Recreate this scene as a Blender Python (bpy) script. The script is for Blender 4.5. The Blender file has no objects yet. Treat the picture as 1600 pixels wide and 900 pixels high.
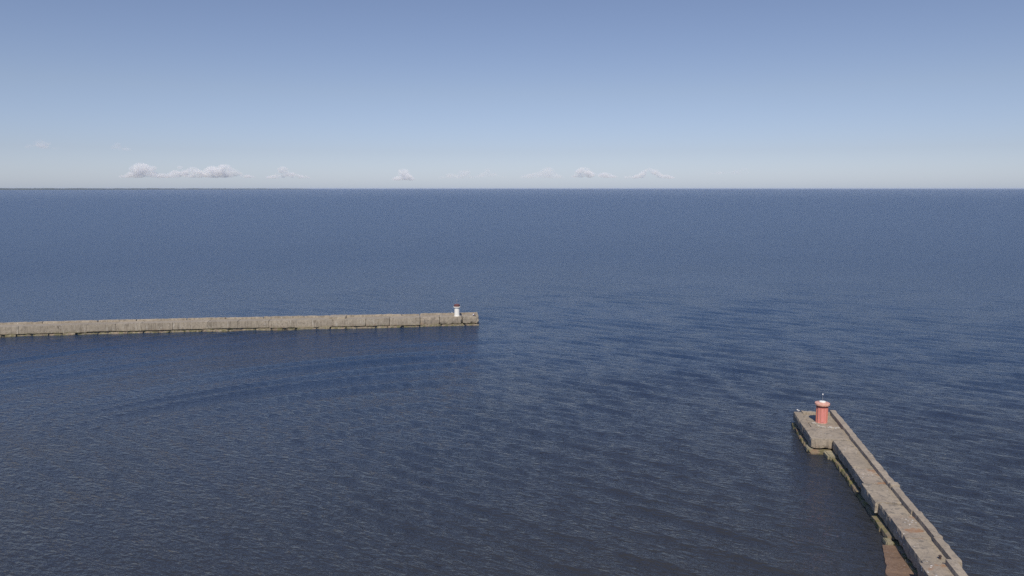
import bpy, bmesh, math, random
import numpy as np
from mathutils import Vector, noise, Matrix
R = math.radians
random.seed(7)
C = bpy.context.scene.collection
S = bpy.context.scene

# ------------------------------------------------------------------ camera
cam = bpy.data.cameras.new('camera'); co = bpy.data.objects.new('camera', cam); C.objects.link(co)
cam.sensor_width = 36.0; cam.lens = 36.0 * 1186 / 1600
cam.clip_start = 0.5; cam.clip_end = 200000
co.location = (0, 0, 36.0); co.rotation_euler = (R(90 - 7.49), 0, 0)
S.camera = co
# ------------------------------------------------------------------ sky and sun
SUN_AZ, SUN_EL = 186.0, 48.0          # clockwise from +Y, above the horizon
w = bpy.data.worlds.new('World'); S.world = w; w.use_nodes = True
nt = w.node_tree; bg = nt.nodes['Background']
sky = nt.nodes.new('ShaderNodeTexSky'); sky.sky_type = 'NISHITA'; sky.sun_disc = False
sky.sun_elevation = R(SUN_EL); sky.sun_rotation = R(SUN_AZ)
sky.altitude = 36; sky.air_density = 1.0; sky.dust_density = 0.5; sky.ozone_density = 2.0
# sky tint by elevation: yellow horizon cooled, blue added above view for sea reflections
tcw = nt.nodes.new('ShaderNodeTexCoord'); sxw = nt.nodes.new('ShaderNodeSeparateXYZ'); nt.links.new(tcw.outputs['Generated'], sxw.inputs[0])
rw = nt.nodes.new('ShaderNodeValToRGB'); nt.links.new(sxw.outputs[2], rw.inputs[0])
SKYT = [(0.0, (0.92, 1.06, 1.58)), (0.046, (0.85, 0.87, 1.17)), (0.12, (0.96, 0.89, 1.02)), (0.23, (0.98, 0.89, 0.99)), (0.28, (0.92, 1.05, 1.45)), (0.5, (0.88, 1.15, 1.75)), (1.0, (0.52, 0.70, 1.0))]
while len(rw.color_ramp.elements) < len(SKYT): rw.color_ramp.elements.new(0.5)
for e_, (p_, c_) in zip(rw.color_ramp.elements, SKYT): e_.position = p_
for e_, (p_, c_) in zip(rw.color_ramp.elements, SKYT): e_.color = (*[x / 2.4 for x in c_], 1)
vm = nt.nodes.new('ShaderNodeVectorMath'); vm.operation = 'MULTIPLY'; nt.links.new(sky.outputs[0], vm.inputs[0]); nt.links.new(rw.outputs[0], vm.inputs[1])
v2 = nt.nodes.new('ShaderNodeVectorMath'); v2.operation = 'SCALE'; v2.inputs['Scale'].default_value = 2.4
nt.links.new(vm.outputs[0], v2.inputs[0]); nt.links.new(v2.outputs[0], bg.inputs[0])
bg.inputs[1].default_value = 0.085
sl = bpy.data.lights.new('sun', 'SUN'); so = bpy.data.objects.new('sun', sl); C.objects.link(so)
sl.energy = 4.0; sl.angle = R(0.53); sl.color = (1.0, 0.91, 0.76)
sd = Vector((math.sin(R(SUN_AZ)) * math.cos(R(SUN_EL)), math.cos(R(SUN_AZ)) * math.cos(R(SUN_EL)), math.sin(R(SUN_EL))))
so.rotation_euler = sd.to_track_quat('Z', 'Y').to_euler(); so.location = (40, -40, 80)
S.view_settings.view_transform = 'Standard'; S.view_settings.look = 'None'
S.view_settings.exposure = 0.0; S.view_settings.gamma = 1.0
S.render.engine = 'CYCLES'
S.cycles.max_bounces = 24; S.cycles.diffuse_bounces = 3; S.cycles.glossy_bounces = 3; S.cycles.volume_bounces = 24; S.cycles.use_denoising = False; S.cycles.use_adaptive_sampling = False; S.cycles.sample_clamp_direct = 3.0; S.cycles.sample_clamp_indirect = 3.0
S.cycles.denoising_input_passes = 'RGB'
S.cycles.caustics_reflective = False; S.cycles.caustics_refractive = False

# ------------------------------------------------------------------ helpers
def tag(o, label=None, cat=None, group=None, kind=None):
    if label: o['label'] = label
    if cat: o['category'] = cat
    if group: o['group'] = group
    if kind: o['kind'] = kind
    return o
def empty(name, loc, rz=0):
    o = bpy.data.objects.new(name, None); C.objects.link(o); o.location = loc; o.rotation_euler.z = rz
    o.empty_display_size = 0.3
    return o
def link(name, me, mat, parent=None):
    o = bpy.data.objects.new(name, me); C.objects.link(o)
    if mat and not me.materials: me.materials.append(mat)
    if parent: o.parent = parent
    return o
def from_bm(name, bm, mat, parent=None, smooth=False):
    me = bpy.data.meshes.new(name); bm.to_mesh(me); bm.free()
    if smooth:
        for p in me.polygons: p.use_smooth = True
    return link(name, me, mat, parent)

class N:
    """small node helper"""
    def __init__(s, name):
        s.m = bpy.data.materials.new(name); s.m.use_nodes = True; s.t = s.m.node_tree
        s.t.nodes.clear(); s.out = s.t.nodes.new('ShaderNodeOutputMaterial')
    def n(s, kind, **kw):
        nd = s.t.nodes.new('ShaderNode' + kind)
        for k, v in kw.items(): setattr(nd, k, v)
        return nd
    def l(s, a, b): s.t.links.new(a, b)
    def val(s, inp, v):
        if isinstance(v, bpy.types.NodeSocket): s.l(v, inp)
        else: inp.default_value = v
    def math(s, op, a, b=0.0, c=None, clamp=False):
        nd = s.n('Math', operation=op); nd.use_clamp = clamp
        s.val(nd.inputs[0], a); s.val(nd.inputs[1], b)
        if c is not None: s.val(nd.inputs[2], c)
        return nd.outputs[0]
    def vmath(s, op, a, b=None, scale=None):
        nd = s.n('VectorMath', operation=op); s.val(nd.inputs[0], a)
        if b is not None: s.val(nd.inputs[1], b)
        if scale is not None: s.val(nd.inputs['Scale'], scale)
        return nd.outputs[0]
    def noise(s, vec, scale, detail=3, rough=0.5, dim='3D'):
        nd = s.n('TexNoise', noise_dimensions=dim); s.val(nd.inputs['Vector'], vec)
        nd.inputs['Scale'].default_value = scale; nd.inputs['Detail'].default_value = detail
        nd.inputs['Roughness'].default_value = rough
        return nd.outputs['Fac']
    def ramp(s, v, a, b, lo=0.0, hi=1.0):
        nd = s.n('MapRange', interpolation_type='SMOOTHSTEP'); s.val(nd.inputs[0], v)
        for i, x in enumerate((a, b, lo, hi)): nd.inputs[i + 1].default_value = x
        return nd.outputs[0]
    def mix(s, f, a, b, mode='MIX'):
        nd = s.n('Mix', data_type='RGBA', blend_type=mode); s.val(nd.inputs[0], f)
        for i, x in ((6, a), (7, b)):
            if isinstance(x, tuple): nd.inputs[i].default_value = (*x, 1)
            else: s.l(x, nd.inputs[i])
        return nd.outputs[2]

# ------------------------------------------------------------------ materials
def mat_concrete(name, base=(0.34, 0.30, 0.255), dark=(0.17, 0.15, 0.125), algae=1.0, rust=0.0, white=0.3, seed=0.0, wet=0.55):
    a = N(name)
    geo = a.n('NewGeometry'); info = a.n('ObjectInfo')
    P = a.vmath('ADD', a.vmath('ADD', geo.outputs['Position'], (seed * 13.7, seed * 5.1, 0)), a.vmath('SCALE', (31, 17, 0), scale=info.outputs['Random']))
    sep = a.n('SeparateXYZ'); a.l(geo.outputs['Position'], sep.inputs[0])
    nsep = a.n('SeparateXYZ'); a.l(geo.outputs['True Normal'], nsep.inputs[0])
    side = a.ramp(nsep.outputs[2], 0.35, 0.7, 1, 0)
    big = a.noise(P, 0.35, 3); mid = a.noise(P, 1.7, 5, 0.65); fine = a.noise(P, 14, 4, 0.7)
    c = a.mix(a.ramp(big, 0.3, 0.7), base, tuple(x * 0.80 for x in base))
    c = a.mix(a.ramp(mid, 0.50, 0.66, 0, 0.8), c, dark)
    c = a.mix(a.ramp(fine, 0.38, 0.68, 0, 0.55), c, dark)
    spk = a.noise(P, 5.5, 5, 0.8)
    c = a.mix(a.ramp(spk, 0.56, 0.66, 0, 0.6), c, tuple(min(1, x * 1.5) for x in base))
    c = a.mix(a.ramp(info.outputs['Random'], 0, 1, 0, 0.36), c, tuple(x * 0.55 for x in base))
    ck = a.math('ABSOLUTE', a.math('SUBTRACT', a.noise(P, 0.55, 3, 0.55), 0.5))
    c = a.mix(a.ramp(ck, 0.003, 0.012, 0.3, 0), c, tuple(x * 0.55 for x in dark))
    # streaks running down the faces
    st = a.vmath('MULTIPLY', P, (2.6, 2.6, 0.25))
    stn = a.noise(st, 1.0, 4, 0.7)
    f = a.math('MULTIPLY', a.ramp(stn, 0.50, 0.68), side)
    c = a.mix(a.math('MULTIPLY', f, 0.65), c, tuple(x * 0.7 for x in dark))
    st2 = a.noise(a.vmath('MULTIPLY', P, (3.4, 3.4, 0.3)), 0.7, 3, 0.6)
    f = a.math('MULTIPLY', a.ramp(st2, 0.60, 0.70), side)
    c = a.mix(a.math('MULTIPLY', f, 0.4), c, (0.52, 0.49, 0.42))
    # rust patches
    if rust:
        rn = a.noise(P, 0.55, 4, 0.6)
        c = a.mix(a.ramp(rn, 0.54, 0.66, 0, rust), c, (0.28, 0.135, 0.06))
    # droppings: small pale spots in patches
    vo = a.n('TexVoronoi'); a.l(P, vo.inputs['Vector']); vo.inputs['Scale'].default_value = 2.3
    patch = a.noise(P, 0.6, 2)
    f = a.math('MULTIPLY', a.ramp(vo.outputs['Distance'], 0.16, 0.26, 1, 0), a.ramp(patch, 0.50, 0.62))
    c = a.mix(a.math('MULTIPLY', f, white), c, (0.72, 0.70, 0.66))
    # lichen and algae by height above the water
    zj = a.math('ADD', sep.outputs[2], a.math('MULTIPLY', a.math('SUBTRACT', mid, 0.5), 0.9))
    if algae:
        gn = a.noise(P, 1.1, 4, 0.6)
        f = a.math('MULTIPLY', a.ramp(zj, 0.3, 1.15, 1, 0), a.ramp(gn, 0.40, 0.60))
        c = a.mix(a.math('MULTIPLY', f, 0.85 * algae), c, (0.14, 0.13, 0.035))
        f = a.math('MULTIPLY', a.ramp(zj, 0.4, 1.5, 1, 0), a.ramp(gn, 0.50, 0.38))
        c = a.mix(a.math('MULTIPLY', f, 0.55 * algae), c, (0.18, 0.10, 0.05))
    wetf = a.ramp(zj, -0.1, 0.28, 1, 0)
    c = a.mix(a.math('MULTIPLY', wetf, wet), c, (0.025, 0.022, 0.016))
    b = a.n('BsdfPrincipled'); a.l(c, b.inputs['Base Color'])
    a.l(a.math('SUBTRACT', 0.92, a.math('MULTIPLY', wetf, 0.5)), b.inputs['Roughness'])
    b.inputs['Specular IOR Level'].default_value = 0.3
    bp = a.n('Bump'); bp.inputs['Strength'].default_value = 0.7; bp.inputs['Distance'].default_value = 0.06
    a.l(a.math('ADD', a.math('MULTIPLY', mid, 1.0), a.math('MULTIPLY', fine, 0.5)), bp.inputs['Height'])
    a.l(bp.outputs[0], b.inputs['Normal']); a.l(b.outputs[0], a.out.inputs[0])
    return a.m
def mat_paint(name, col, wear=(0.3, 0.2, 0.15), amount=0.5, rough=0.55, metal=0.0, white=0.0):
    a = N(name); geo = a.n('NewGeometry'); P = geo.outputs['Position']
    n1 = a.noise(P, 3.5, 5, 0.7); n2 = a.noise(a.vmath('MULTIPLY', P, (7, 7, 0.9)), 1.0, 4, 0.7)
    c = a.mix(a.ramp(n1, 0.35, 0.7, 0, 0.35), col, tuple(min(1, x * 1.18 + 0.03) for x in col))
    c = a.mix(a.ramp(n2, 0.52, 0.72, 0, amount), c, wear)
    if white:
        c = a.mix(a.ramp(a.noise(P, 4.0, 3), 0.45, 0.52, 0, white), c, (0.78, 0.77, 0.73))
    b = a.n('BsdfPrincipled'); a.l(c, b.inputs['Base Color']); b.inputs['Roughness'].default_value = rough
    b.inputs['Metallic'].default_value = metal
    bp = a.n('Bump'); bp.inputs['Strength'].default_value = 0.3; bp.inputs['Distance'].default_value = 0.02
    a.l(n1, bp.inputs['Height']); a.l(bp.outputs[0], b.inputs['Normal']); a.l(b.outputs[0], a.out.inputs[0])
    return a.m
WAVE_DIR = R(62)
def mat_water():
    a = N('sea_water'); geo = a.n('NewGeometry'); P = geo.outputs['Position']
    flat = a.vmath('MULTIPLY', P, (1, 1, 0))
    ln = a.n('VectorMath', operation='LENGTH'); a.l(flat, ln.inputs[0]); r = ln.outputs['Value']
    def slopes(scale, detail, rough, aniso, rot, e, off):
        def h(ox, oy):
            q = a.vmath('ADD', flat, (ox + off, oy - off, 0))
            mp = a.n('Mapping', vector_type='TEXTURE'); a.l(q, mp.inputs[0])
            mp.inputs['Rotation'].default_value = (0, 0, rot)
            mp.inputs['Scale'].default_value = (1 / aniso, 1, 1)
            return a.noise(mp.outputs[0], scale, detail, rough, '2D')
        h0 = h(0, 0)
        gx = a.math('DIVIDE', a.math('SUBTRACT', h(e, 0), h0), e)
        gy = a.math('DIVIDE', a.math('SUBTRACT', h(0, e), h0), e)
        cb = a.n('CombineXYZ'); a.l(gx, cb.inputs[0]); a.l(gy, cb.inputs[1])
        return cb.outputs[0]
    gust = a.noise(flat, 0.022, 3, 0.55, '2D')
    g1 = slopes(0.95, 3.0, 0.58, 2.4, WAVE_DIR, 0.05, 0.0)      # ripples 0.2 to 1 m, everywhere
    g2 = slopes(0.42, 4.0, 0.62, 2.6, WAVE_DIR + 0.12, 0.2, 311.0)  # longer waves, where the mesh stops carrying them
    k1 = a.math('MULTIPLY', a.ramp(gust, 0.3, 0.7, 0.75, 1.15), a.ramp(r, 100, 900, 0.29, 0.18))
    k2 = a.math('MULTIPLY', a.ramp(r, 70, 330, 0.25, 1.0), 0.72)
    g = a.vmath('ADD', a.vmath('SCALE', g1, scale=k1), a.vmath('SCALE', g2, scale=k2))
    sN = a.n('SeparateXYZ'); a.l(geo.outputs['Normal'], sN.inputs[0])
    nz = a.math('MAXIMUM', sN.outputs[2], 0.2)
    Nn = a.vmath('NORMALIZE', a.vmath('SUBTRACT', a.vmath('SCALE', geo.outputs['Normal'], scale=a.math('DIVIDE', 1.0, nz)), g))
    b = a.n('BsdfPrincipled')
    sP = a.n('SeparateXYZ'); a.l(P, sP.inputs[0])      # peat-brown coastal water; blue sky reflection painted into the base colour offshore
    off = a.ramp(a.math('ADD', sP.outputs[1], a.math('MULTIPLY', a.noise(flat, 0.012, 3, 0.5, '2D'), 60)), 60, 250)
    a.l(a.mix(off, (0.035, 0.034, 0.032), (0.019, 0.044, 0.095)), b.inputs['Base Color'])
    a.l(a.math('ADD', a.ramp(r, 60, 420, 0.07, 0.245), a.ramp(r, 1500, 6000, 0.0, -0.03)), b.inputs['Roughness'])   # ripples too small to resolve far away
    b.inputs['IOR'].default_value = 1.333
    a.l(Nn, b.inputs['Normal']); a.l(b.outputs[0], a.out.inputs[0])
    return a.m

M = {}
M['deck'] = mat_concrete('weathered_concrete_deck', base=(0.42, 0.35, 0.26), rust=0.0, white=0.35, seed=1)
M['deck_rust'] = mat_concrete('rust_stained_concrete', base=(0.42, 0.345, 0.26), rust=0.7, white=0.75, seed=2)
M['parapet'] = mat_concrete('parapet_concrete', base=(0.42, 0.352, 0.265), dark=(0.22, 0.185, 0.15), white=0.2, seed=3)
M['footing'] = mat_concrete('algae_footing_concrete', base=(0.30, 0.245, 0.17), algae=1.0, white=0.25, seed=4)
M['slab'] = mat_concrete('brown_wet_slab', base=(0.25, 0.17, 0.12), dark=(0.14, 0.085, 0.055), algae=0.0, white=0.1, seed=5, wet=0.25)
M['pale'] = mat_concrete('pale_mossy_slab', base=(0.40, 0.36, 0.25), algae=0.35, white=0.3, seed=6, wet=0.4)
M['stone'] = mat_concrete('whitened_stone', base=(0.58, 0.54, 0.47), dark=(0.3, 0.26, 0.2), algae=0, white=1.0, seed=7)
M['long'] = mat_concrete('long_pier_concrete', base=(0.42, 0.362, 0.278), dark=(0.20, 0.168, 0.125), white=0.35, seed=8, algae=0.8)
M['red'] = mat_paint('faded_red_paint', (0.62, 0.22, 0.185), (0.62, 0.36, 0.30), 0.5)
M['red_trim'] = mat_paint('orange_red_worn_paint', (0.60, 0.22, 0.14), (0.5, 0.30, 0.2), 0.6)
M['dark_red'] = mat_paint('dark_red_paint', (0.22, 0.05, 0.04), (0.12, 0.06, 0.05), 0.5)
M['cap'] = mat_paint('salt_bleached_pink_paint', (0.60, 0.30, 0.21), (0.5, 0.22, 0.15), 0.5, white=0.15)
M['white'] = mat_paint('white_paint', (0.80, 0.78, 0.70), (0.62, 0.58, 0.48), 0.35)
M['brown'] = mat_paint('brown_red_paint', (0.13, 0.05, 0.045), (0.16, 0.09, 0.08), 0.5)
M['grey'] = mat_paint('galvanised_grey', (0.35, 0.36, 0.38), (0.2, 0.18, 0.16), 0.3, 0.45, 0.5)
M['iron'] = mat_paint('rusty_iron', (0.05, 0.035, 0.03), (0.12, 0.05, 0.03), 0.6, 0.8)
M['lamp'] = mat_paint('pale_lantern_plastic', (0.75, 0.75, 0.74), (0.6, 0.6, 0.58), 0.2, 0.3)
M['feather'] = mat_paint('white_feathers', (0.78, 0.77, 0.75), (0.65, 0.64, 0.62), 0.2, 0.9)
M['wing'] = mat_paint('grey_wing_feathers', (0.28, 0.29, 0.31), (0.2, 0.2, 0.21), 0.3, 0.9)
M['black'] = mat_paint('black_feathers', (0.02, 0.02, 0.022), (0.04, 0.04, 0.04), 0.2, 0.8)
M['beak'] = mat_paint('yellow_beak', (0.6, 0.36, 0.05), (0.5, 0.3, 0.05), 0.2, 0.5)
M['skin'] = mat_paint('skin', (0.50, 0.30, 0.22), (0.45, 0.26, 0.19), 0.2, 0.6)
M['shirt'] = mat_paint('pale_cotton', (0.72, 0.70, 0.72), (0.6, 0.58, 0.6), 0.2, 0.9)
M['trouser'] = mat_paint('dark_cloth', (0.03, 0.03, 0.04), (0.05, 0.05, 0.06), 0.3, 0.9)
M['hair'] = mat_paint('dark_hair', (0.015, 0.012, 0.012), (0.03, 0.025, 0.02), 0.3, 0.7)
M['shore'] = mat_paint('far_wooded_shore', (0.045, 0.06, 0.035), (0.08, 0.085, 0.06), 0.4, 1.0)

# ------------------------------------------------------------------ the sea (real waves near, slopes in the material everywhere)
def build_water():
    ang_d = np.linspace(R(-48), R(48), 1400)
    ang_c = np.linspace(R(48), R(312), 120)[1:-1]
    th = np.concatenate([ang_d, ang_c]); nd = len(th)
    rr = [12.0]
    while rr[-1] < 60000:
        r = rr[-1]
        if r < 50: d = 1.2
        elif r < 1000: d = max(0.2, 0.2 * (r / 72) ** 1.2)
        else: d = 0.09 * r
        rr.append(r + d)
    rr = np.array(rr)
    dr = np.gradient(rr)
    Rg, Tg = np.meshgrid(rr, th, indexing='ij')
    dth = np.gradient(np.concatenate([th])); dth = np.abs(dth); dth[1400:] = R(2.2)
    cell = np.maximum(dr[:, None] * 1.0, Rg * dth[None, :]).astype(np.float32)
    X = (Rg * np.sin(Tg)).astype(np.float32); Y = (Rg * np.cos(Tg)).astype(np.float32)
    Z = np.zeros_like(X); DX = np.zeros_like(X); DY = np.zeros_like(X)
    near = rr < 1100; nr = int(near.sum())
    x = X[:nr]; y = Y[:nr]; cl = cell[:nr]
    rng = np.random.default_rng(11)
    def sstep(v, a, b):
        t = np.clip((v - a) / (b - a), 0, 1); return t * t * (3 - 2 * t)
    # harbour basin behind the long pier: weaker sea, crests turned round its head
    inside = sstep(-x - 0.28 * (195 - y), -10, 55) * sstep(205 - y, -5, 15)
    gust = 1 + 0.12 * np.sin(x * 0.031 + y * 0.017 + 1.0) * np.sin(y * 0.043 - x * 0.012 + 0.4) + 0.15 * np.sin(x * 0.083 - y * 0.05)
    farfade = 1 - sstep(np.hypot(x, y), 180, 400)
    def add(n, lmin, lmax, ang, spread, slope, wgt, wlong=1.0):
        for i in range(n):
            lam = lmin * (lmax / lmin) ** ((i + rng.random()) / n); k = 2 * math.pi / lam
            a_ = ang + spread * (rng.random() + rng.random() - 1) * (0.72 if lam < 2.5 else 0.42)
            s = slope * math.sqrt(2 / n) * (0.7 + 0.6 * rng.random())
            if lam > 3.0: s *= 0.62
            ph = (k * (x * math.cos(a_) + y * math.sin(a_)) + rng.random() * 6.283).astype(np.float32)
            A = (s / k) * sstep(lam / cl, 2.6, 5.5) * (wgt * wlong if lam > 2.2 else wgt) * farfade
            Z[:nr] += A * np.sin(ph)
            q = A * np.cos(ph) * 0.8
            DX[:nr] += q * math.cos(a_); DY[:nr] += q * math.sin(a_)
    F = sstep(-x + 0.15 * (y - 60), 0, 45) * sstep(205 - y, -5, 15) * sstep(y + 0.2 * x, 82, 118)
    west = sstep(25 - x, 0, 40)
    add(80, 0.7, 6.8, WAVE_DIR, R(48), 0.135, gust * (1 - 0.3 * inside), np.clip(1 - 0.9 * F - 0.5 * west, 0.08, 1))
    add(20, 2.6, 6.5, R(52), R(11), 0.075, west * (1 - F) * (1 - 0.8 * sstep(y, 170, 205)))
    # swell bent round the head of the long pier: long crests fanning in arcs across the basin
    fan = F
    for i in range(12):
        lam = 3.4 + 4.2 * (i + rng.random()) / 12; k = 2 * math.pi / lam
        cx, cy = 6 + 10 * rng.random(), 42 + 14 * rng.random()
        d = np.hypot(x - cx, y - cy)
        ph = (k * d + rng.random() * 6.283).astype(np.float32)
        A = (0.062 * math.sqrt(2 / 12) / k) * sstep(lam / cl, 2.6, 5.5) * fan * farfade
        Z[:nr] += A * np.sin(ph)
        q = A * np.cos(ph) * 0.8
        DX[:nr] += q * (x - cx) / d; DY[:nr] += q * (y - cy) / d
    v = np.stack([X + DX, Y + DY, Z], -1).reshape(-1, 3)
    v = np.concatenate([v, [[0, 0, 0]]]).astype(np.float32)
    nR = len(rr)
    i = np.arange(nR - 1)[:, None]; j = np.arange(nd)[None, :]; j2 = (j + 1) % nd
    q = np.stack([i * nd + j, (i) * nd + j2, (i + 1) * nd + j2, (i + 1) * nd + j], -1).reshape(-1, 4)
    q = q[:, ::-1]
    c = nR * nd
    jj = np.arange(nd); tri = np.stack([np.full(nd, c), (jj + 1) % nd, jj], -1)[:, ::-1]
    loops = np.concatenate([q.ravel(), tri.ravel()]).astype(np.int32)
    starts = np.concatenate([np.arange(len(q)) * 4, len(q) * 4 + np.arange(nd) * 3]).astype(np.int32)
    me = bpy.data.meshes.new('sea')
    me.vertices.add(len(v)); me.vertices.foreach_set('co', v.ravel())
    me.loops.add(len(loops)); me.loops.foreach_set('vertex_index', loops)
    me.polygons.add(len(starts)); me.polygons.foreach_set('loop_start', starts)
    me.update(calc_edges=True)
    me.polygons.foreach_set('use_smooth', np.ones(len(starts), bool))
    if me.polygons[len(q) // 3].normal.z < 0: me.flip_normals()
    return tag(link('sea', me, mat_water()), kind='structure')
build_water()

# seabed so the place is closed below, and the shore on the horizon
def far_shore():
    bm = bmesh.new(); n = 260; rows = []
    for k in range(n):
        t = k / (n - 1); az = R(-44 + t * 29.5)
        d = 17000 + 9000 * t + 500 * math.sin(t * 9)
        env = min(1, t / 0.05) * (1 - t) ** 0.6
        h = (17 + 22 * env + 9 * noise.noise(Vector((k * 0.13, 0, 0))) + 5 * noise.noise(Vector((k * 0.9, 3, 0)))) * (1 if t < 0.97 else (1 - t) / 0.03)
        row = []
        for dd, zz in ((0, -1), (60, max(0.5, h * 0.5)), (400, max(1, h)), (1500, max(1, h * 1.05)), (2500, -1)):
            row.append(bm.verts.new((math.sin(az) * (d + dd), math.cos(az) * (d + dd), zz)))
        rows.append(row)
    for a, b in zip(rows, rows[1:]):
        for i in range(4): bm.faces.new((a[i], b[i], b[i + 1], a[i + 1]))
    bmesh.ops.recalc_face_normals(bm, faces=bm.faces)
    return tag(from_bm('far_shore', bm, M['shore']), kind='structure')
far_shore()

# ------------------------------------------------------------------ concrete blocks
def grid_box(bm, lo, hi, step=0.45, rough=0.035, chip=0.10, bow=0.0, seed=0, skip_bottom=True):
    lo = Vector(lo); hi = Vector(hi); n = [max(1, round((hi[i] - lo[i]) / step)) for i in range(3)]
    n = [min(k, 60) for k in n]
    cache = {}
    def V(i, j, k):
        key = (i, j, k)
        if key not in cache:
            p = Vector((lo.x + (hi.x - lo.x) * i / n[0], lo.y + (hi.y - lo.y) * j / n[1], lo.z + (hi.z - lo.z) * k / n[2]))
            e = sum((i in (0, n[0]), j in (0, n[1]), k in (0, n[2])))
            q = p + Vector((seed * 7.3, seed * 3.1, 0))
            d = noise.noise_vector(q * 0.9) * rough + noise.noise_vector(q * 2.7) * rough * 0.6
            if e >= 2:
                ctr = (lo + hi) / 2; c = max(0, noise.noise(q * 1.3) * 1.5 + 0.35) * chip * (1.0 if e == 2 else 1.4)
                for ax, (ii, nn) in enumerate(((i, n[0]), (j, n[1]), (k, n[2]))):
                    if ii == 0: d[ax] += c
                    elif ii == nn: d[ax] -= c
            cache[key] = bm.verts.new(p + d)
        return cache[key]
    def quad(a, b, c, d): bm.faces.new((a, b, c, d))
    for i in range(n[0]):
        for j in range(n[1]):
            quad(V(i, j, n[2]), V(i + 1, j, n[2]), V(i + 1, j + 1, n[2]), V(i, j + 1, n[2]))
            quad(V(i, j, 0), V(i, j + 1, 0), V(i + 1, j + 1, 0), V(i + 1, j, 0))
    for i in range(n[0]):
        for k in range(n[2]):
            quad(V(i, 0, k), V(i + 1, 0, k), V(i + 1, 0, k + 1), V(i, 0, k + 1))
            quad(V(i, n[1], k), V(i, n[1], k + 1), V(i + 1, n[1], k + 1), V(i + 1, n[1], k))
    for j in range(n[1]):
        for k in range(n[2]):
            quad(V(0, j, k), V(0, j, k + 1), V(0, j + 1, k + 1), V(0, j + 1, k))
            quad(V(n[0], j, k), V(n[0], j + 1, k), V(n[0], j + 1, k + 1), V(n[0], j, k + 1))
def block(name, root, mat, u0, u1, v0, v1, z0, z1, **kw):
    """a weathered block in the pier's own axes: x = along (u), y = to the left (-v)"""
    bm = bmesh.new(); grid_box(bm, (u0, -v1, z0), (u1, -v0, z1), seed=random.random() * 9, **kw)
    return from_bm(name, bm, mat, root)

# ------------------------------------------------------------------ right-hand pier
AX = Vector((0.175, 0.9846)); RZ = math.atan2(AX.y, AX.x)
O = Vector((37.3, 65.45))
rp = empty('pier', (O.x, O.y, 0), RZ)
tag(rp, 'short weathered concrete pier with a raised right edge, widening to the red beacon', 'pier')
def RW(u, v, z=0):
    p = O + AX * u + Vector((AX.y, -AX.x)) * v
    return Vector((p.x, p.y, z))
# walkway slabs: (u0, u1, left edge v, bottom z, top z, rusty)
for (u0, u1, v0, z0, zt, rusty) in ((-14, -7.2, -0.25, 0.7, 2.36, 0), (-7.12, -0.35, -0.3, 0.7, 2.34, 1), (-0.28, 4.9, 0.14, 0.75, 2.18, 0),
                                   (4.96, 10.2, 0.2, 0.8, 2.21, 1), (10.28, 13.4, 0.16, 0.85, 2.17, 0), (13.5, 19.0, -0.22, 0.9, 2.22, 0),
                                   (19.06, 24.0, 0.08, 0.9, 2.19, 1), (24.05, 29.5, 0.12, 0.95, 2.20, 0), (29.54, 34.5, 0.14, 0.9, 2.19, 0)):
    block('deck_slab', rp, M['deck_rust'] if rusty else M['deck'], u0, u1, v0, 3.3 if u0 > -1 else 2.65, z0, zt)
for (u0, u1, vi, vo, zt) in ((-14, -0.42, 1.9, 2.76, 2.84), (-0.5, 4.4, 2.56, 3.36, 2.70), (4.5, 10.6, 2.66, 3.42, 2.72), (10.66, 17.3, 2.52, 3.30, 2.68),
                             (17.4, 18.3, 2.48, 3.48, 2.80), (18.36, 26.5, 2.50, 3.34, 2.66), (26.56, 35.5, 2.52, 3.36, 2.68), (35.56, 47.5, 2.62, 3.44, 2.66)):
    block('parapet', rp, M['parapet'], u0, u1, vi, vo, 1.6, zt, step=0.35, rough=0.014, chip=0.05)
# widened head: slab with a sunken floor round the beacon
block('head_block', rp, M['deck'], 34.56, 39.7, -2.6, 3.4, 0.85, 2.2)
block('head_block', rp, M['deck'], 39.7, 47.5, -2.66, -1.5, 0.85, 2.22)
block('head_floor', rp, M['deck'], 39.75, 46.9, -1.45, 3.2, 0.7, 2.03)
block('head_block', rp, M['deck'], 46.75, 47.5, -1.48, 2.6, 0.8, 2.36)
bm = bmesh.new()      # chamfer in the sunken floor's near left corner
pts = [(39.66, 1.52), (41.6, 1.52), (39.66, 0.2)]
lo = [bm.verts.new((a, b, 1.6)) for a, b in pts]; hi = [bm.verts.new((a, b, 2.205)) for a, b in pts]
bm.faces.new(hi[::-1]); bm.faces.new(lo)
for i in range(3): bm.faces.new((lo[i], lo[(i + 1) % 3], hi[(i + 1) % 3], hi[i]))
bmesh.ops.recalc_face_normals(bm, faces=bm.faces); from_bm('floor_corner', bm, M['deck'], rp)
block('head_footing', rp, M['footing'], 34.3, 41.0, -2.95, 0.2, -1.6, 0.62, chip=0.25, rough=0.09)
block('head_footing', rp, M['footing'], 41.1, 47.9, -2.85, 3.3, -1.6, 0.5, chip=0.25, rough=0.09)
u = -14.0   # footing under the walkway
while u < 34.2:
    ln = random.uniform(2.0, 4.2); u1 = min(u + ln, 34.4)
    v0 = random.uniform(-0.42, -0.2) if u > 6.5 else random.uniform(0.0, 0.12)
    block('footing_block', rp, M['footing'], u, u1 - 0.08, v0, 3.3 if u > -1 else 2.7, -1.6, random.uniform(0.3, 0.5) if u < 6.5 else random.uniform(0.35, 0.65), chip=0.16, rough=0.07, step=0.4)
    u = u1
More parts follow.
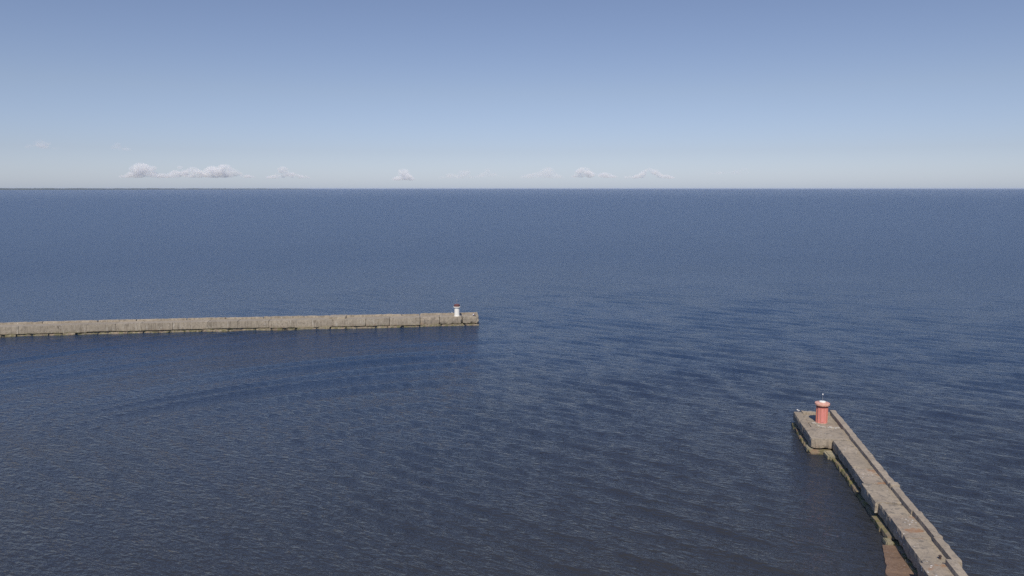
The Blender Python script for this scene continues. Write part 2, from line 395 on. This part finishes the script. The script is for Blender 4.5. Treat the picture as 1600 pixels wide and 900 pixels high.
# slabs lying loose along the foot
def rock(name, mat, loc, size, rz, seed, tilt=(0, 0), lump=0.16, sub=3):
    bm = bmesh.new(); bmesh.ops.create_cube(bm, size=1.0)
    bmesh.ops.bevel(bm, geom=bm.edges[:], offset=0.12, segments=2, affect='EDGES')
    bmesh.ops.subdivide_edges(bm, edges=bm.edges[:], cuts=sub, use_grid_fill=True)
    for v in bm.verts:
        p = Vector((v.co.x * size[0], v.co.y * size[1], v.co.z * size[2]))
        q = p * (1.4 / max(size[0], 0.6)) + Vector((seed * 5.7, seed, 0))
        v.co = p + noise.noise_vector(q) * lump * min(size) + noise.noise_vector(q * 3) * lump * 0.4 * min(size)
    o = from_bm(name, bm, mat); o.location = loc; o.rotation_euler = (tilt[0], tilt[1], rz)
    return o
tag(rock('slab_rock', M['pale'], (43.3, 98.3, 0.30), (2.3, 2.2, 0.65), RZ + 0.1, 1, (0.02, -0.03), 0.1),
    'pale flat slab in the inner corner where the pier narrows behind its head', 'rock')
tag(rock('slab_rock', M['pale'], (41.0, 98.65 + 2.4, 0.34), (1.9, 0.9, 0.6), RZ, 2, (0.03, 0.04), 0.15),
    'yellow green mossy slab at the left foot of the widened pier head', 'rock')
bm = bmesh.new()
outline = [(7.7, -0.3), (7.35, -1.2), (5.2, -1.65), (3.3, -2.1), (1.0, -2.7), (-2.5, -2.9), (-8, -3.0), (-14, -2.8), (-14, 0.2), (-8, 0.3), (0, 0.3)]
grid_box(bm, (-1, -1, 0), (1, 1, 1), step=0.12, rough=0.0, chip=0.0)
bm.free(); bm = bmesh.new()
nu, nv = 70, 14
def left_edge(u):
    for (a, va), (b, vb) in zip(outline[:8], outline[1:8]):
        if b <= u <= a: return va + (vb - va) * (a - u) / (a - b)
    return -0.25
rowsT = []
for i in range(nu + 1):
    uu = -14 + 21.6 * i / nu; le = left_edge(uu) + 0.22 * noise.noise(Vector((uu * 0.9, 1, 0))) ; row = []
    for j in range(nv + 1):
        t = j / nv; vv = le + (0.35 - le) * t
        z = 0.17 + 0.05 * noise.noise(Vector((uu * 0.5, vv * 0.8, 0))) + 0.035 * noise.noise(Vector((uu * 2, vv * 2.4, 4))) + 0.05 * math.floor((uu + 14) / 3.1 % 2)
        if j == 0: z = -0.55
        if i == nu: z = -0.5
        row.append(bm.verts.new((uu, -vv, z)))
    rowsT.append(row)
for a, b in zip(rowsT, rowsT[1:]):
    for j in range(nv): bm.faces.new((a[j], a[j + 1], b[j + 1], b[j]))
edge = [e for e in bm.edges if e.is_boundary]
ex = bmesh.ops.extrude_edge_only(bm, edges=edge)
for g in ex['geom']:
    if isinstance(g, bmesh.types.BMVert): g.co.z = -1.6
bmesh.ops.recalc_face_normals(bm, faces=bm.faces)
o = from_bm('rock_ledge', bm, M['slab'])
o.location = (O.x, O.y, 0); o.rotation_euler.z = RZ
tag(o, 'low brown ledge just above the water beside the near end of the short pier', 'ledge')
tag(rock('slab_rock', M['pale'], RW(8.0, -0.35, 0.2), (1.3, 0.75, 0.5), RZ + 0.05, 9, (0.05, 0.04), 0.1),
    'small pale green slab at the waterline just beyond the brown ledge', 'rock')

# ------------------------------------------------------------------ beacons
def lathe(bm, prof, seg=48, cx=0, cy=0, rot=0):
    rings = []
    for r_, z in prof:
        rings.append([bm.verts.new((cx + r_ * math.cos(2 * math.pi * i / seg + rot), cy + r_ * math.sin(2 * math.pi * i / seg + rot), z)) for i in range(seg)])
    for a, b in zip(rings, rings[1:]):
        for i in range(seg): bm.faces.new((a[i], a[(i + 1) % seg], b[(i + 1) % seg], b[i]))
    bm.faces.new(rings[0][::-1]); bm.faces.new(rings[-1])
def tube(bm, a, b, r0, r1=None, seg=10):
    a = Vector(a); b = Vector(b); r1 = r0 if r1 is None else r1
    q = (b - a).to_track_quat('Z', 'Y'); A = []; B = []
    for i in range(seg):
        d = q @ Vector((math.cos(2 * math.pi * i / seg), math.sin(2 * math.pi * i / seg), 0))
        A.append(bm.verts.new(a + d * r0)); B.append(bm.verts.new(b + d * r1))
    for i in range(seg): bm.faces.new((A[i], A[(i + 1) % seg], B[(i + 1) % seg], B[i]))
    bm.faces.new(A[::-1]); bm.faces.new(B)
def lathe_part(name, prof, mat, root, seg=48, smooth=False, **kw):
    bm = bmesh.new(); lathe(bm, prof, seg, **kw)
    o = from_bm(name, bm, mat, root)
    return o
def railing(root, mat, rad, z0, h, n):
    bm = bmesh.new()
    for i in range(n):
        a = 2 * math.pi * i / n; tube(bm, (rad * math.cos(a), rad * math.sin(a), z0), (rad * math.cos(a), rad * math.sin(a), z0 + h), 0.018, seg=6)
    for zz in (z0 + h * 0.5, z0 + h):
        pts = [Vector((rad * math.cos(2 * math.pi * i / 32), rad * math.sin(2 * math.pi * i / 32), zz)) for i in range(32)]
        for i in range(32): tube(bm, pts[i], pts[(i + 1) % 32], 0.016, seg=6)
    return from_bm('railing', bm, mat, root)
def red_beacon(loc):
    t = empty('harbour_beacon', loc)
    tag(t, 'stout red round beacon with a pale flared cap on the short pier', 'beacon')
    lathe_part('body', [(0.80, 0), (0.80, 0.12), (0.77, 0.16), (0.78, 2.34), (0.78, 2.38)], M['red'], t, 12)
    bm = bmesh.new()
    for i in range(12):     # raised ribs on the panel joints
        a = 2 * math.pi * i / 12; c = Vector((math.cos(a), math.sin(a), 0))
        tube(bm, c * 0.775 + Vector((0, 0, 0.16)), c * 0.785 + Vector((0, 0, 2.36)), 0.045, seg=6)
    from_bm('rib', bm, M['red_trim'], t)
    lathe_part('plinth', [(0.98, -0.08), (0.98, 0.06), (0.9, 0.1)], M['parapet'], t, 24)
    lathe_part('collar', [(0.80, 2.382), (0.80, 2.58)], M['dark_red'], t, 36)
    cp = lathe_part('cap', [(0.86, 2.585), (1.0, 2.68), (1.04, 2.74), (1.04, 2.96), (1.0, 3.0), (0.6, 3.06), (0.3, 3.1)], M['cap'], t, 40)
    for p in cp.data.polygons: p.use_smooth = False
    lathe_part('hatch', [(0.44, 3.08), (0.46, 3.18), (0.40, 3.23), (0.1, 3.27)], M['white'], t, 24)
    bm = bmesh.new(); tube(bm, (0, 0, 3.25), (0, 0, 4.15), 0.025, 0.02); mast = from_bm('mast', bm, M['grey'], t)
    lathe_part('lantern', [(0.04, 4.14), (0.08, 4.17), (0.085, 4.29), (0.05, 4.34), (0.02, 4.36)], M['lamp'], mast, 16)
    bm = bmesh.new()        # door panel on the harbour side
    for i in range(6):
        pass
    a0, a1 = R(-118), R(-92); vs = []
    for rr_ in (0.80, 0.83):
        vs.append([[bm.verts.new((rr_ * math.cos(a0 + (a1 - a0) * i / 4), rr_ * math.sin(a0 + (a1 - a0) * i / 4), z)) for i in range(5)] for z in (0.25, 1.75)])
    for i in range(4):
        bm.faces.new((vs[1][0][i], vs[1][0][i + 1], vs[1][1][i + 1], vs[1][1][i]))
        for s_ in (0, 1): bm.faces.new((vs[0][s_][i], vs[0][s_][i + 1], vs[1][s_][i + 1], vs[1][s_][i]))
    for i in (0, 4): bm.faces.new((vs[0][0][i], vs[1][0][i], vs[1][1][i], vs[0][1][i]))
    bmesh.ops.recalc_face_normals(bm, faces=bm.faces)
    from_bm('door', bm, M['red'], t)
    return t
red_beacon(RW(42.75, 0.45, 2.02))
def white_beacon(loc):
    t = empty('harbour_beacon', loc)
    tag(t, 'small white round beacon with a brown red top near the end of the long pier', 'beacon')
    lathe_part('body', [(0.74, -0.02), (0.74, 0.1), (0.68, 0.14), (0.66, 2.0), (0.68, 2.2), (0.76, 2.32)], M['white'], t, 32)
    lathe_part('gallery', [(0.80, 2.325), (0.92, 2.38), (0.92, 2.52), (0.86, 2.55)], M['white'], t, 32)
    lathe_part('cap', [(0.80, 2.555), (0.80, 2.66), (0.77, 2.68), (0.77, 3.05), (0.6, 3.16), (0.2, 3.22)], M['brown'], t, 24)
    bm = bmesh.new(); tube(bm, (0, 0, 3.2), (0, 0, 4.1), 0.03); mast = from_bm('mast', bm, M['grey'], t)
    lathe_part('lantern', [(0.05, 4.08), (0.11, 4.12), (0.12, 4.3), (0.04, 4.4)], M['grey'], mast, 16)
    return t
white_beacon((-14.55, 198.0, 2.5))

# whitened stones on the sunken floor, near side of the beacon
SL = [(41.9, -0.75, .42), (41.6, -0.5, .30), (41.0, -0.35, .38), (40.5, -0.02, .42), (40.4, 0.35, .30), (40.2, 0.85, .26),
      (40.3, 1.15, .40), (40.4, 1.55, .26), (40.2, 1.9, .38), (40.35, 2.25, .34)]
txt = ['leftmost', 'second from left', 'third from left', 'fourth from left', 'fifth from left', 'sixth from left', 'seventh from left',
       'eighth from left', 'ninth from left', 'rightmost']
for i, (uu, vv, sz) in enumerate(SL):
    tag(rock('stone', M['stone'], RW(uu, vv, 2.0 + sz * 0.22), (sz * 1.25, sz, sz * 0.55), i * 1.3, i + 20, (0.1, -0.08), 0.3, 2),
        'whitish stone at the foot of the red beacon, ' + txt[i] + ' of ten', 'stone', 'pale stones around the red beacon')
# short iron stump on the walkway
t = empty('mooring_stump', RW(0.9, 1.95, 2.17)); tag(t, 'dark rusty iron stump on the walkway near the raised edge', 'stump')
lathe_part('post', [(0.13, 0), (0.11, 0.05), (0.10, 0.26), (0.105, 0.28)], M['iron'], t, 14)
lathe_part('cap', [(0.15, 0.282), (0.16, 0.32), (0.10, 0.37)], M['iron'], t, 14)

# ------------------------------------------------------------------ long pier on the left
lp = empty('pier', (-24.0, 195.2, 0), 0)
tag(lp, 'long pale concrete pier running in from the left to the white beacon', 'pier')
def LY(x):
    return 0.115 * (x + 24) - (0.0004 * (x + 60) ** 2 if x < -60 else 0)
def lblock(name, mat, x0, x1, d0, d1, z0, z1, **kw):
    y0, y1 = LY(x0), LY(x1); ang = math.atan2(y1 - y0, x1 - x0); L = math.hypot(x1 - x0, y1 - y0)
    bm = bmesh.new(); grid_box(bm, (0, d0, z0), (L, d1, z1), seed=random.random() * 9, **kw)
    bmesh.ops.rotate(bm, verts=bm.verts, cent=(0, 0, 0), matrix=Matrix.Rotation(ang, 3, 'Z'))
    bmesh.ops.translate(bm, verts=bm.verts, vec=(x0 + 24, y0, 0))
    return from_bm(name, bm, mat, lp)
x = -190.0
while x < -24.5:
    ln = random.uniform(5.5, 9.0); x1 = min(x + ln, -24.05)
    if x1 > -26.5: x1 = -24.05
    raised = 0.32 if (x < -44.0 < x1 and False) else 0.0
    zt = 2.5 + random.uniform(-0.05, 0.05); db = random.uniform(0.55, 0.78)
    lblock('wall_block', M['long'], x, x1 - random.choice((0.005, 0.01, 0.04)), random.uniform(-0.06, 0.06), 4.6, db, zt, step=0.6, rough=0.03, chip=0.05)
    x = x1
x = -190.0
while x < -24.5:
    ln = random.uniform(2.2, 5.0); x1 = min(x + ln, -24.05)
    lblock('footing_block', M['long'], x, x1 - random.choice((0.04, 0.1, 0.3)), random.uniform(-0.3, 0.12), 4.6, -1.6, random.uniform(0.35, 0.62), step=0.6, rough=0.1, chip=0.25)
    x = x1
for k in range(20): lblock('wall_core', M['long'], -190 + k * 8.3, -190 + (k + 1) * 8.3 - 0.01, 0.5, 4.4, -1.5, 1.6, step=4, chip=0)
x = -190.0
while x < -24.5:
    ln = random.uniform(9, 15); x1 = min(x + ln, -24.05)
    if x1 > -28: x1 = -24.05
    lblock('parapet', M['long'], x, x1 - 0.05, 3.5, 4.5, 2.2, 2.9 + random.uniform(-0.05, 0.06), step=0.6, rough=0.05, chip=0.12)
    x = x1
lblock('raised_block', M['long'], -47.2, -43.0, 0.9, 4.52, 2.3, 3.02, step=0.6)
for (x0, x1, z0) in ((-24.0, -19.0, 0.45), (-18.94, -13.15, 0.6), (-13.0, -8.7, 0.72)):
    lblock('head_block', M['deck'] if x0 < -20 else M['long'], x0, x1, 0.55, 5.2, z0, 2.5, step=0.6, rough=0.05, chip=0.15)
for (x0, x1) in ((-24.0, -18.6), (-18.5, -12.4), (-12.2, -8.6)):
    lblock('head_footing', M['long'], x0, x1, 0.5, 5.3, -1.6, 0.6 if x0 < -20 else 0.5, step=0.6, rough=0.08, chip=0.2)
lblock('parapet', M['long'], -24.0, -8.75, 4.3, 5.15, 2.3, 2.88, step=0.6)
lblock('parapet', M['long'], -9.3, -8.72, 2.9, 4.25, 2.3, 2.8, step=0.6)

# ------------------------------------------------------------------ gulls and the seated person
def capsules(bm, segs):
    for a, b, r0, r1 in segs:
        a = Vector(a); b = Vector(b)
        if (b - a).length > 1e-4: tube(bm, a, b, r0, r1, 14)
        for p, r_ in ((a, r0), (b, r1)):
            bmesh.ops.create_icosphere(bm, subdivisions=2, radius=r_, matrix=Matrix.Translation(p))
def blob(name, segs, mat, parent, vox, smooth=4):
    bm = bmesh.new(); capsules(bm, segs)
    o = from_bm(name, bm, mat, parent)
    m = o.modifiers.new('remesh', 'REMESH'); m.mode = 'VOXEL'; m.voxel_size = vox; m.use_smooth_shade = True
    s_ = o.modifiers.new('smooth', 'SMOOTH'); s_.iterations = smooth; s_.factor = 0.5
    return o
def gull(loc, rz, label, sc=1.0):
    o = blob('gull', [((0, 0, .27), (-.10, 0, .25), .082, .075), ((-.10, 0, .25), (-.24, 0, .22), .075, .028), ((0, 0, .27), (.07, 0, .31), .08, .055),
                      ((.07, 0, .31), (.115, 0, .385), .05, .038), ((.115, 0, .385), (.135, 0, .40), .048, .046),
                      ((-.02, .03, .24), (-.015, .035, .12), .03, .011), ((-.015, .035, .12), (-.01, .035, .012), .011, .010),
                      ((-.02, -.03, .24), (-.015, -.035, .12), .03, .011), ((-.015, -.035, .12), (-.01, -.035, .012), .011, .010),
                      ((-.01, .035, .010), (.05, .05, .008), .010, .009), ((-.01, .035, .010), (.05, .02, .008), .010, .009),
                      ((-.01, -.035, .010), (.05, -.05, .008), .010, .009), ((-.01, -.035, .010), (.05, -.02, .008), .010, .009)], M['feather'], None, 0.008, 3)
    o.location = loc; o.rotation_euler.z = rz; o.scale = (sc,) * 3
    tag(o, label, 'gull')
    for s_ in (1, -1):
        wg = blob('wing', [((.02, .055 * s_, .29), (-.12, .068 * s_, .27), .045, .04), ((-.12, .068 * s_, .27), (-.27, .03 * s_, .245), .036, .014)], M['wing'], o, 0.008, 2)
        blob('wing_tip', [((-.25, .032 * s_, .25), (-.36, .012 * s_, .235), .017, .008)], M['black'], wg, 0.004, 1)
        blob('eye', [((.15, .040 * s_, .41), (.152, .041 * s_, .41), .008, .008)], M['black'], o, 0.002, 1)
    bm = bmesh.new(); tube(bm, (.17, 0, .395), (.235, 0, .38), .017, .006, 8); from_bm('beak', bm, M['beak'], o)
    return o
gull(RW(46.9, -2.05, 2.2), R(150), 'white gull with grey wings on the far left corner of the short pier', 1.15)
gull((-15.9, 199.4, 2.88), R(200), 'white gull on the parapet just left of the white beacon', 1.1)

def person(loc, rz):
    # sits on the deck facing +X, knees drawn up, hands on the shins
    J = dict(pel=(0, 0, .13), waist=(.03, 0, .30), chest=(.08, 0, .47), neck=(.11, 0, .60), head=(.145, 0, .72))
    segs = [((0, .07, .12), (0, -.07, .12), .115, .115), (J['pel'], J['waist'], .13, .115), ((.03, .05, .30), (.08, .09, .46), .10, .10), ((.03, -.05, .30), (.08, -.09, .46), .10, .10),
            ((.08, .15, .52), (.08, -.15, .52), .068, .068), (J['chest'], J['neck'], .10, .055), (J['neck'], (.13, 0, .66), .055, .055),
            ((.13, 0, .735), (.15, 0, .745), .092, .09), ((.16, 0, .70), (.195, 0, .672), .068, .045),
            ((.235, 0, .722), (.258, 0, .700), .010, .014), ((.15, .092, .72), (.145, .095, .70), .016, .012), ((.15, -.092, .72), (.145, -.095, .70), .016, .012),
            ((.222, .016, .674), (.222, -.016, .674), .010, .010)]
    legs = []; arms = []; shirt_arm = []; tr = []; shoes = []
    for s_ in (1, -1):
        hip = (.02, .09 * s_, .12); knee = (.40, .13 * s_, .44); ank = (.56, .11 * s_, .09); toe = (.72, .12 * s_, .045)
        legs += [(hip, knee, .088, .060), (knee, ank, .060, .038), (ank, toe, .042, .032), (ank, (.52, .11 * s_, .045), .04, .04)]
        tr += [(hip, knee, .100, .072), (knee, (.545, .112 * s_, .14), .072, .056)]
        shoes += [((.53, .11 * s_, .052), (.62, .115 * s_, .055), .050, .050), ((.62, .115 * s_, .055), (.74, .12 * s_, .045), .050, .040)]
        sh = (.09, .18 * s_, .52); el = (.24, .24 * s_, .34); wr = (.44, .185 * s_, .37); palm = (.50, .165 * s_, .365)
        arms += [(sh, el, .050, .040), (el, wr, .040, .026), (wr, palm, .028, .036)]
        shirt_arm += [(sh, el, .062, .054), (el, (.40, .198 * s_, .366), .052, .040)]
        for k_, (dy, L_) in enumerate(((.030, .068), (.010, .078), (-.010, .073), (-.030, .058))):
            b0 = Vector((.520, .150 * s_, .365 + dy)); b1 = b0 + Vector((L_ * .5, -.012 * s_, -.004)); b2 = b1 + Vector((L_ * .18, -.034 * s_, -.008))
            arms += [(Vector(palm) * 0.6 + b0 * 0.4, b0, .014, .010), (b0, b1, .0095, .0085), (b1, b2, .0085, .0075)]
        arms += [((.485, .165 * s_, .392), (.515, .135 * s_, .415), .012, .010), ((.515, .135 * s_, .415), (.54, .115 * s_, .412), .010, .008)]
    o = blob('person', segs + legs + arms, M['skin'], None, 0.007, 2)
    o.location = loc; o.rotation_euler.z = rz
    tag(o, 'person in a pale top and dark trousers sitting at the end of the long pier', 'person')
    blob('shirt', [((0, .06, .17), (0, -.06, .17), .122, .122), ((0, 0, .17), J['waist'], .138, .128), ((.03, .05, .30), (.08, .09, .46), .113, .113), ((.03, -.05, .30), (.08, -.09, .46), .113, .113),
                   ((.08, .15, .52), (.08, -.15, .52), .080, .080), (J['chest'], (.10, 0, .565), .11, .072)] + shirt_arm, M['shirt'], o, 0.009, 3)
    blob('trousers', [((0, .07, .125), (0, -.07, .125), .124, .124)] + tr, M['trouser'], o, 0.009, 3)
    blob('shoes', shoes, M['trouser'], o, 0.008, 2)
    blob('hair', [((.115, 0, .765), (.15, 0, .80), .098, .072), ((.10, 0, .74), (.095, 0, .69), .088, .07)], M['hair'], o, 0.008, 2)
    for s_ in (1, -1):
        blob('eye', [((.226, .033 * s_, .728), (.228, .033 * s_, .728), .010, .010)], M['hair'], o, 0.003, 1)
    return o
person((-10.25, 198.05, 2.5), R(-25))

# ------------------------------------------------------------------ clouds low over the horizon, real volumes far out
def mat_cloud(name, dens, size):
    a = N(name); geo = a.n('NewGeometry')
    n1 = a.noise(geo.outputs['Position'], 1 / size, 4, 0.62)
    v = a.n('VolumePrincipled'); v.inputs['Color'].default_value = (1.0, 0.99, 0.965, 1)
    a.l(a.math('MULTIPLY', a.ramp(n1, 0.32, 0.58), dens), v.inputs['Density']); v.inputs['Anisotropy'].default_value = -0.3
    a.l(v.outputs[0], a.out.inputs['Volume'])
    return a.m
MC = mat_cloud('cumulus', 0.0027, 300.0); MF = mat_cloud('thin_cloud', 0.0009, 420.0)
HZ = 294.5
def cloud(px0, px1, yt, yb, mat, label, D=40000):
    sc = D / 1186.0; rng = random.Random(int(px0))
    cx = ((px0 + px1) / 2 - 800) * sc; zb = (HZ - yb) * sc + 36
    hx = (px1 - px0) / 2 * sc; H_ = (yb - yt) * sc
    bm = bmesh.new(); pk = [rng.uniform(-0.6, 0.6) for _ in range(max(1, int(hx / 700)))]
    n = int(14 + hx / 60)
    for i in range(n):
        t = rng.uniform(-1, 1)
        env = max(math.exp(-((t - p) / 0.28) ** 2) for p in pk) * 0.55 + 0.45
        env *= (1 - abs(t) ** 3)
        r_ = H_ * rng.uniform(0.12, 0.28) * (0.5 + 0.5 * env)
        z = r_ * 0.6 + rng.random() ** 0.8 * max(0, H_ * env - 1.6 * r_)
        m = Matrix.Translation((t * hx, rng.uniform(-0.5, 0.5) * H_ * 1.4, z)) @ Matrix.Diagonal((1.7, 1.5, 1.0, 1))
        bmesh.ops.create_icosphere(bm, subdivisions=3, radius=r_, matrix=m)
    for v in bm.verts: v.co.z = max(v.co.z, 0.02 * H_ + noise.noise(v.co / 200) * 20)
    o = from_bm('cloud', bm, mat); o.location = (cx, D, zb)
    m = o.modifiers.new('remesh', 'REMESH'); m.mode = 'VOXEL'; m.voxel_size = 45
    return tag(o, label, 'cloud', 'low clouds along the horizon')
CL = [(196, 262, 252, 279, MC, 'bright peaked white cloud, leftmost of the row on the horizon'),
      (250, 335, 258, 279, MC, 'white cloud between the leftmost peaked one and the long bank beside it'),
      (305, 397, 254, 279, MC, 'long white cloud bank right of the leftmost peaked cloud'),
      (418, 490, 260, 280, MC, 'flat topped white cloud standing alone on the left, above the pier'),
      (618, 650, 260, 283, MC, 'tiny upright cloud alone above the middle of the long gap'),
      (686, 740, 260, 280, MF, 'thin pale cloud above the white beacon'),
      (735, 795, 262, 279, MF, 'thin pale cloud just right of the white beacon'),
      (810, 880, 256, 280, MF, 'faint greyish wide cloud in the middle of the horizon'),
      (890, 962, 256, 279, MC, 'bright white cloud, widest one right of the middle'),
      (975, 1052, 261, 280, MC, 'broken white cloud, last clear one towards the right'),
      (1100, 1175, 260, 274, MF, 'faintest small cloud, rightmost of the row'),
      (58, 92, 214, 235, MF, 'small grey wisp high over the left end of the horizon'),
      (184, 212, 221, 238, MF, 'small grey wisp high above the leftmost white cloud')]
for c in CL: cloud(*c)

# ------------------------------------------------------------------ air between here and the horizon
bm = bmesh.new(); bmesh.ops.create_cube(bm, size=1.0)
hz = from_bm('haze', bm, None); hz.scale = (124000, 124000, 48.5); hz.location = (0, 0, 48.5 / 2 - 4.5)
tag(hz, kind='stuff')
a = N('haze_air'); v = a.n('VolumePrincipled'); v.inputs['Color'].default_value = (0.80, 0.88, 1.0, 1)
v.inputs['Density'].default_value = 1.6e-5; a.l(v.outputs[0], a.out.inputs['Volume'])
hz.data.materials.append(a.m)
